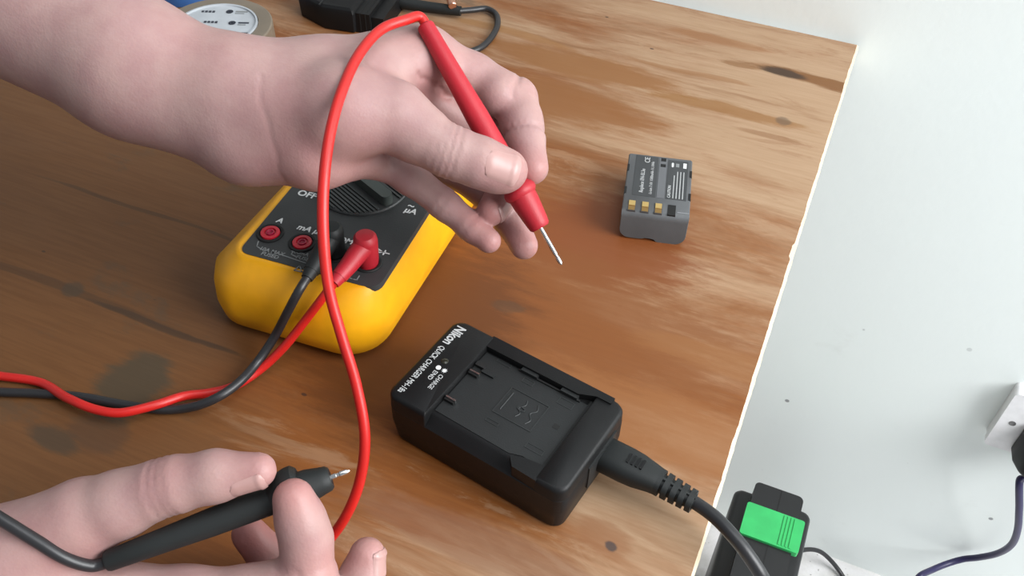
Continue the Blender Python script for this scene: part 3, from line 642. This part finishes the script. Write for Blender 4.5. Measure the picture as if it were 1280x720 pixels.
pl = tag(empty('mains_plug', W(s0+.043, .011, zb+.03), TW), 'black mains plug in the white wall socket with dark blue flex', 'plug')
secs = []
for y, i_ in ((0, .001), (-.002, 0), (-.016, .001), (-.030, .005), (-.036, .008), (-.038, .011)):
    secs.append([(x, y, z) for x, z, _ in rrect(-.023+i_, .023-i_, -.024+i_, .024-i_, .008, 0, 5)])
loft('plug_body', secs, BLK, pl, angle=50)
lathe('cable_boot', [(0, .0055), (.012, .0048), (.02, .004)], BLK, pl, (0, -.012, -.022), (0, 0, -1), 20)
po = W(s0+.043, .011, zb+.03)
def PLs(q): return to_local(q, po, TW)
st_ = np.array(po)+WN*.012+np.array([0, 0, -.038])
def WP(px, py, off):
    s_, z_ = on_wall(px, py, off); return np.array(W(s_, off, z_))
tube('cable', [PLs(st_+np.array([0, 0, .004])), PLs(st_-np.array([0, 0, .006]))]+[PLs(WP(*q)) for q in ((1275, 600, .034), (1274, 635, .04), (1272, 662, .036), (1264, 681, .026), (1246, 692, .014), (1222, 697, .006), (1204, 699, .005), (1186, 704, .012), (1166, 712, .028), (1148, 722, .05))]+[PLs(T(1150, 765, FLOOR_Z+.01)), PLs(T(1165, 810, FLOOR_Z+.004))], .0036, NAVYCAB, pl, 16)

# ------------------------------------------------------------------ hands (one continuous surface each, grown from joint chains)
SKIN = mat('skin', (.6, .38, .32), .48, spec=.4)
g = N(SKIN); tc = g.n('ShaderNodeTexCoord').outputs['Object']
at_ = g.n('ShaderNodeAttribute', attribute_name='tone'); fl_ = at_.outputs['Fac']
mott = g.noise(tc, 55, 4, .6); fine_ = g.noise(tc, 420, 3, .6)
sk = g.mix(g.mapr(mott, .3, .72), (.40, .258, .238), (.35, .205, .198))
sk = g.mix(fl_, sk, (.39, .145, .135))
sk = g.mix(g.math('MULTIPLY', g.mapr(fine_, .5, .75), .12), sk, (.40, .22, .18))
g.l(sk, g.b.inputs['Base Color']); g.b.inputs['Subsurface Weight'].default_value = .12
g.b.inputs['Subsurface Radius'].default_value = (.006, .0025, .0015); g.b.inputs['Subsurface Scale'].default_value = .6
vor = g.n('ShaderNodeTexVoronoi'); vor.inputs['Scale'].default_value = 900; g.l(tc, vor.inputs['Vector'])
g.bump(g.math('ADD', g.math('MULTIPLY', vor.outputs['Distance'], .5), fine_), .16, .0006)
NAIL = mat('fingernail', (.43, .255, .235), .35, spec=.5)

def C3(j):  # (px, py, depth) -> camera-space metres
    px, py, d = j[:3]; return np.array([(px-640)/F*d, (360-py)/F*d, d], np.float32)
def cam2world(v): return EYE+v[:, :1]*RT+v[:, 1:2]*UP+v[:, 2:3]*fw
def smin(a, b, k):
    h = np.maximum(k-np.abs(a-b), 0)/k; return np.minimum(a, b)-h*h*k*.25
class Field:
    def __init__(s, lo, hi, h):
        s.lo = np.asarray(lo, np.float32); s.h = h; s.n = np.ceil((np.asarray(hi)-s.lo)/h).astype(int)+1
        s.ax = [s.lo[i]+h*np.arange(s.n[i], dtype=np.float32) for i in range(3)]
    def new(s): return np.full(s.n, .03, np.float32)
    def cone(s, f, a, b, ra, rb, k, sq=None):
        a = np.asarray(a, np.float32); b = np.asarray(b, np.float32); m = max(ra, rb)+.016
        i0 = np.clip(np.floor((np.minimum(a, b)-m-s.lo)/s.h).astype(int), 0, s.n-1); i1 = np.clip(np.ceil((np.maximum(a, b)+m-s.lo)/s.h).astype(int)+1, 1, s.n)
        if np.any(i1 <= i0): return
        x = s.ax[0][i0[0]:i1[0], None, None]; y = s.ax[1][None, i0[1]:i1[1], None]; z = s.ax[2][None, None, i0[2]:i1[2]]
        ba = b-a; L2 = float(ba@ba)+1e-12
        t = np.clip(((x-a[0])*ba[0]+(y-a[1])*ba[1]+(z-a[2])*ba[2])/L2, 0, 1)
        d = np.sqrt((x-a[0]-t*ba[0])**2+(y-a[1]-t*ba[1])**2+(z-a[2]-t*ba[2])**2)-(ra+(rb-ra)*t)
        sl = tuple(slice(p, q) for p, q in zip(i0, i1)); f[sl] = smin(f[sl], d.astype(np.float32), k)
def surface_nets(f, lo, h):
    s = f < 0; n = f.shape
    cnt = np.zeros((n[0]-1, n[1]-1, n[2]-1), np.int8)
    for dx in (0, 1):
        for dy in (0, 1):
            for dz in (0, 1): cnt += s[dx:n[0]-1+dx, dy:n[1]-1+dy, dz:n[2]-1+dz]
    act = (cnt > 0) & (cnt < 8); idx = np.argwhere(act); vid = np.full(act.shape, -1, np.int64); vid[act] = np.arange(len(idx))
    acc = np.zeros((len(idx), 3)); num = np.zeros(len(idx))
    cor = [(0, 0, 0), (1, 0, 0), (0, 1, 0), (1, 1, 0), (0, 0, 1), (1, 0, 1), (0, 1, 1), (1, 1, 1)]
    val = [f[idx[:, 0]+c[0], idx[:, 1]+c[1], idx[:, 2]+c[2]].astype(float) for c in cor]
    for i in range(8):
        for j in range(i+1, 8):
            if sum(abs(a-b) for a, b in zip(cor[i], cor[j])) != 1: continue
            m = (val[i] < 0) != (val[j] < 0); t = val[i][m]/(val[i][m]-val[j][m])
            acc[m] += np.array(cor[i])+t[:, None]*(np.array(cor[j])-np.array(cor[i])); num[m] += 1
    vs = (idx+acc/num[:, None])*h+np.asarray(lo)
    faces = []
    for ax in range(3):
        o1, o2 = [q for q in range(3) if q != ax]
        A = np.take(s, range(0, n[ax]-1), ax); B = np.take(s, range(1, n[ax]), ax)
        e = np.argwhere(A != B); e = e[(e[:, o1] > 0) & (e[:, o2] > 0) & (e[:, o1] < n[o1]-1) & (e[:, o2] < n[o2]-1)]
        inside = s[e[:, 0], e[:, 1], e[:, 2]]
        def q(d1, d2):
            p = e.copy(); p[:, o1] -= d1; p[:, o2] -= d2; return vid[p[:, 0], p[:, 1], p[:, 2]]
        quad = np.stack([q(1, 1), q(0, 1), q(0, 0), q(1, 0)], 1)
        flip = inside if ax != 1 else ~inside
        quad[~flip] = quad[~flip][:, ::-1]; faces.append(quad)
    return vs, np.concatenate(faces)
def relax(vs, fs, it=2, lam=.5):
    e = np.concatenate([fs[:, [0, 1]], fs[:, [1, 2]], fs[:, [2, 3]], fs[:, [3, 0]]]); e = np.unique(np.sort(e, 1), axis=0)
    deg = np.bincount(e.ravel(), minlength=len(vs))[:, None]
    for _ in range(it):
        s = np.zeros_like(vs)
        for c in range(3): s[:, c] = np.bincount(e[:, 0], vs[e[:, 1], c], len(vs))+np.bincount(e[:, 1], vs[e[:, 0], c], len(vs))
        vs = vs+lam*(s/deg-vs)
    return vs
def hand(name, palm, fingers, label, lo, hi, h=.0013, creases=(), blush=(), web=.006):
    fd = Field(lo, hi, h); pf = fd.new()
    for a, b, ra, rb, k in palm: fd.cone(pf, C3(a), C3(b), ra*.001, rb*.001, k*.001)
    tot = pf.copy()
    for ch_ in fingers:
        ff = fd.new(); js = ch_['j']
        for a, b in zip(js[:-1], js[1:]): fd.cone(ff, C3(a), C3(b), a[3]*.001, b[3]*.001, .0035)
        for a in ch_.get('pads', ()): fd.cone(ff, C3(a), C3(a), a[3]*.001, a[3]*.001, .004)
        tot = np.minimum(tot, smin(pf, ff, ch_.get('k', web*1000)*.001))
    vs, fs = surface_nets(tot, fd.lo, h); vs = relax(vs, fs, 3, .5)
    # keep the biggest shell only
    tone = np.zeros(len(vs))
    for j in blush:
        c = C3(j); d = np.linalg.norm(vs-c, axis=1); tone = np.maximum(tone, j[4]*np.exp(-(d/(j[3]*.001))**2))
    # flexion creases: shallow furrows where two phalanges meet
    nv = np.zeros_like(vs); tri = vs[fs]; nn = np.cross(tri[:, 2]-tri[:, 0], tri[:, 3]-tri[:, 1])
    for k in range(4):
        for c in range(3): nv[:, c] += np.bincount(fs[:, k], nn[:, c], len(vs))
    nv /= np.linalg.norm(nv, axis=1)[:, None]+1e-12
    for a, b, r, dep in creases:      # plane through a, axis a->b
        A_, B_ = C3(a), C3(b); ax = (B_-A_)/np.linalg.norm(B_-A_); rel = vs-A_; t = rel@ax; rad = np.linalg.norm(rel-t[:, None]*ax, axis=1)
        wv = .0007*np.sin(rad*700)+.0003*np.sin(vs[:, 0]*2100)
        vs = vs-nv*(dep*.001*np.exp(-((t+wv)/.0013)**2)*(rad < r*.001))[:, None]
    me = bpy.data.meshes.new(name); W_ = cam2world(vs)
    me.from_pydata(W_.tolist(), [], fs.tolist()); me.update()
    bm = bmesh.new(); bm.from_mesh(me); bmesh.ops.recalc_face_normals(bm, faces=bm.faces); bm.to_mesh(me); bm.free()
    at = me.attributes.new('tone', 'FLOAT', 'POINT'); at.data.foreach_set('value', tone.astype(np.float32))
    o = link(name, me, SKIN, None, True, 180)
    return tag(o, label, 'hand')
from mathutils.bvhtree import BVHTree
def nail(parent, centre, tipdir, normal, wd, ln):
    c = C3(centre); t = np.array(tipdir, float); t /= np.linalg.norm(t); nr = np.array(normal, float); nr -= t*(nr@t); nr /= np.linalg.norm(nr); sd = np.cross(t, nr)
    me0 = parent.data; bv = BVHTree.FromPolygons([v.co for v in me0.vertices], [p.vertices[:] for p in me0.polygons])
    w3 = lambda v: v[0]*RT+v[1]*UP+v[2]*fw
    N_ = Vector(w3(nr)); vs = []; fs = []; nu, nv_ = 16, 14; hit = {}
    for i in range(nu+1):
        v_ = -1+2*i/nu
        hw_ = wd*.5*(1-.97*abs(v_)**6)**.25*(.92+.08*v_)
        for j in range(nv_+1):
            u_ = -1+2*j/nv_; base = EYE+w3(c)+w3(t)*(v_*ln*.5)+w3(sd)*(u_*hw_)
            h_ = bv.ray_cast(Vector(base)+N_*.03, -N_, .06)
            p = h_[0] if h_[0] else Vector(base); nn_ = h_[1] if h_[0] else N_
            if nn_.dot(N_) < 0: nn_ = -nn_
            edge = max(abs(u_), abs(v_)); lift = .00050*(1-max(0, edge-.7)/.3*.9)+(.0003 if v_ > .6 else 0)
            hit[(i, j)] = (p, nn_, lift)
    for lay in (0, 1):
        for i in range(nu+1):
            for j in range(nv_+1):
                p, nn_, lift = hit[(i, j)]; vs.append(p+nn_*(lift if lay == 0 else -.0006))
    st = (nu+1)*(nv_+1)
    for i in range(nu):
        for j in range(nv_):
            a_ = i*(nv_+1)+j; q = (a_, a_+1, a_+nv_+2, a_+nv_+1); fs.append(q); fs.append(tuple(st+k for k in q[::-1]))
    for i in range(nu):
        for j in (0, nv_):
            a_ = i*(nv_+1)+j; fs.append((a_, a_+nv_+1, st+a_+nv_+1, st+a_))
    for j in range(nv_):
        for i in (0, nu):
            a_ = i*(nv_+1)+j; fs.append((a_, a_+1, st+a_+1, st+a_))
    me = mesh('fingernail', vs, fs)
    bm = bmesh.new(); bm.from_mesh(me); bmesh.ops.recalc_face_normals(bm, faces=bm.faces); bm.to_mesh(me); bm.free()
    return link('fingernail', me, NAIL, parent, True, 60)

# upper hand: a left hand, palm side to the lens, pinching the red probe
w1, w2 = (300, 116, .407), (310, 166, .412)
palm = [((-420, -300, .43), (-60, -64, .408), 42, 32, 14), ((-60, -64, .408), (160, 68, .404), 32, 25, 14), ((160, 68, .404), (*w1,), 25, 22, 14),
        ((-420, -210, .44), (-60, -22, .415), 42, 31, 14), ((-60, -22, .415), (165, 98, .411), 31, 24, 14), ((165, 98, .411), (*w2,), 24, 21.5, 14),
        (w1, (400, 104, .413), 22, 18.5, 12), ((400, 104, .413), (528, 72, .428), 18.5, 14.5, 12),        # index metacarpal
        (w1, (515, 118, .436), 20, 13, 10), (w2, (500, 160, .438), 20, 13, 10), (w2, (472, 192, .430), 18, 11, 8),
        (w2, (395, 188, .407), 20, 17, 8), ((395, 188, .407), (455, 190, .420), 17, 12, 6),              # heel of the hand, little-finger side
        ((350, 135, .403), (430, 138, .397), 21, 19, 8), ((430, 138, .397), (490, 142, .399), 19, 14.5, 8),      # ball of the thumb
        ((470, 110, .408), (505, 85, .420), 9, 10, 8), ((450, 95, .409), (475, 80, .416), 12, 12, 8)]
fg = [dict(j=[(430, 138, .398, 18), (492, 148, .3985, 13.6), (563, 190, .398, 11.6), (600, 203, .399, 10.9), (634, 213, .401, 9.2)], pads=[(622, 214, .402, 9.9), (520, 166, .400, 13)], k=7),
      dict(j=[(528, 72, .430, 14), (590, 96, .438, 11.2), (644, 124, .440, 10.4), (656, 172, .431, 9.2), (665, 210, .4225, 7.8)], pads=[(622, 118, .434, 10.3), (652, 150, .434, 9.8)], k=7),
      dict(j=[(515, 118, .437, 12.5), (575, 150, .447, 10.6), (634, 178, .450, 10), (636, 232, .441, 8.8), (614, 264, .428, 7.0)], k=5),
      dict(j=[(500, 160, .438, 12), (560, 205, .447, 10), (604, 232, .448, 9.4), (637, 272, .442, 8.2), (655, 307, .435, 6.8)], k=5),
      dict(j=[(472, 192, .430, 10.5), (513, 222, .432, 8.0), (556, 256, .431, 7.2), (590, 284, .429, 6.8), (611, 301, .426, 5.9)], k=5)]
cre = [((563, 190, .398), (636, 213, .401), 15, .8), ((556, 186, .398), (630, 211, .401), 15, .6), ((571, 193, .398), (640, 215, .401), 15, .6), ((549, 183, .398), (620, 209, .401), 15, .35),
       ((640, 124, .440), (600, 112, .44), 14, .8), ((656, 168, .431), (652, 140, .436), 12, .9), ((590, 284, .429), (612, 302, .426), 9, .2), ((556, 256, .431), (590, 283, .429), 9, .25), ((637, 272, .442), (655, 307, .435), 10, .2),
       ((345, 160, .40), (420, 150, .40), 26, .3), ((535, 105, .425), (545, 85, .425), 14, .9), ((480, 190, .41), (500, 175, .41), 13, .8), ((470, 105, .405), (490, 95, .405), 14, .4)]
blu_ = [(640, 216, .396, 14, .35), (666, 214, .415, 12, .55), (612, 268, .42, 12, .7), (655, 308, .43, 14, .5), (612, 302, .42, 14, .5), (400, 225, .40, 26, .4), (440, 200, .40, 22, .35), (380, 160, .39, 18, .25), (540, 100, .43, 18, .6), (645, 120, .44, 16, .25), (250, 50, .39, 20, .12)]
allp = [C3(q) for a_ in palm for q in a_[:2]]+[C3(q) for c_ in fg for q in c_['j']]
mn = np.min(allp, 0)-.05; mxx = np.max(allp, 0)+.05; mn[2] = max(mn[2], .355); mxx[2] = min(mxx[2], .49)
hl_ = hand('hand', palm, fg, 'bare forearm and hand pinching the red probe above the multimeter', mn, mxx, .0011, cre, blu_)
nail(hl_, (625, 211, .401), C3((636, 213, .401))-C3((600, 203, .399)), (.12, -.05, -1), .0140, .0155)
nail(hl_, (620, 262, .4295), C3((614, 264, .428))-C3((636, 232, .441)), (.9, -.2, -.6), .0095, .0105)

# lower hand: a right hand, back up, thumb along the black probe
palm = [((-560, 860, .300), (-330, 830, .325), 36, 29, 14), ((-330, 830, .325), (-190, 790, .335), 27, 24, 14), ((-520, 930, .300), (-300, 890, .320), 34, 27, 14), ((-300, 890, .320), (-180, 850, .332), 26, 23, 14),
        ((-190, 790, .335), (30, 745, .346), 24, 17, 12), ((30, 745, .346), (232, 752, .349), 17, 12.5, 10),
        ((-180, 850, .332), (60, 815, .343), 22, 17, 12), ((60, 815, .343), (250, 800, .350), 17, 13, 10), ((60, 850, .338), (250, 845, .343), 16, 13, 10),
        ((-190, 790, .335), (0, 700, .346), 24, 18, 10), ((0, 700, .346), (100, 655, .345), 17, 13.5, 8), ((60, 715, .351), (110, 707, .353), 9, 8, 10)]
fg = [dict(j=[(0, 700, .347, 18), (105, 645, .345, 13.6), (212, 607, .341, 10.9), (270, 595, .340, 9.6), (323, 588, .339, 6.8)], pads=[(150, 632, .343, 12.4)], k=7),
      dict(j=[(232, 752, .349, 12.5), (310, 744, .349, 11), (386, 724, .348, 10.6), (383, 674, .346, 9.6), (367, 624, .341, 7.9)], pads=[(376, 650, .343, 9.0)], k=6),
      dict(j=[(250, 800, .350, 13), (370, 792, .353, 11), (440, 765, .356, 10), (452, 722, .359, 8.6), (459, 694, .358, 7.2)], k=5),
      dict(j=[(250, 845, .343, 13), (360, 800, .354, 10.5), (372, 735, .374, 9.5), (340, 700, .379, 8.6), (312, 668, .375, 7.4)], k=4)]
cre = [((212, 607, .341), (270, 594, .340), 15, .8), ((203, 609, .341), (262, 596, .340), 15, .6), ((221, 605, .341), (270, 594, .34), 15, .5), ((384, 700, .348), (382, 672, .347), 13, .35), ((386, 722, .349), (340, 738, .349), 14, .4)]
blu_ = [(324, 588, .335, 14, .35), (364, 612, .335, 12, .6), (459, 690, .355, 12, .5), (312, 668, .37, 18, .8), (400, 715, .34, 14, .4), (90, 690, .34, 20, .3), (212, 590, .335, 12, .25)]
allp = [C3(q) for a_ in palm for q in a_[:2]]+[C3(q) for c_ in fg for q in c_['j']]
mn = np.min(allp, 0)-.045; mxx = np.max(allp, 0)+.045
hr_ = hand('hand', palm, fg, 'hand entering at the lower left, holding the black probe between thumb and finger', mn, mxx, .0013, cre, blu_)
nail(hr_, (314, 590, .3392), C3((323, 588, .339))-C3((270, 595, .340)), (.05, -.85, -.8), .0095, .0125)
nail(hr_, (461, 698, .3585), C3((459, 694, .358))-C3((452, 722, .359)), (1, -.1, -.5), .0100, .0110)
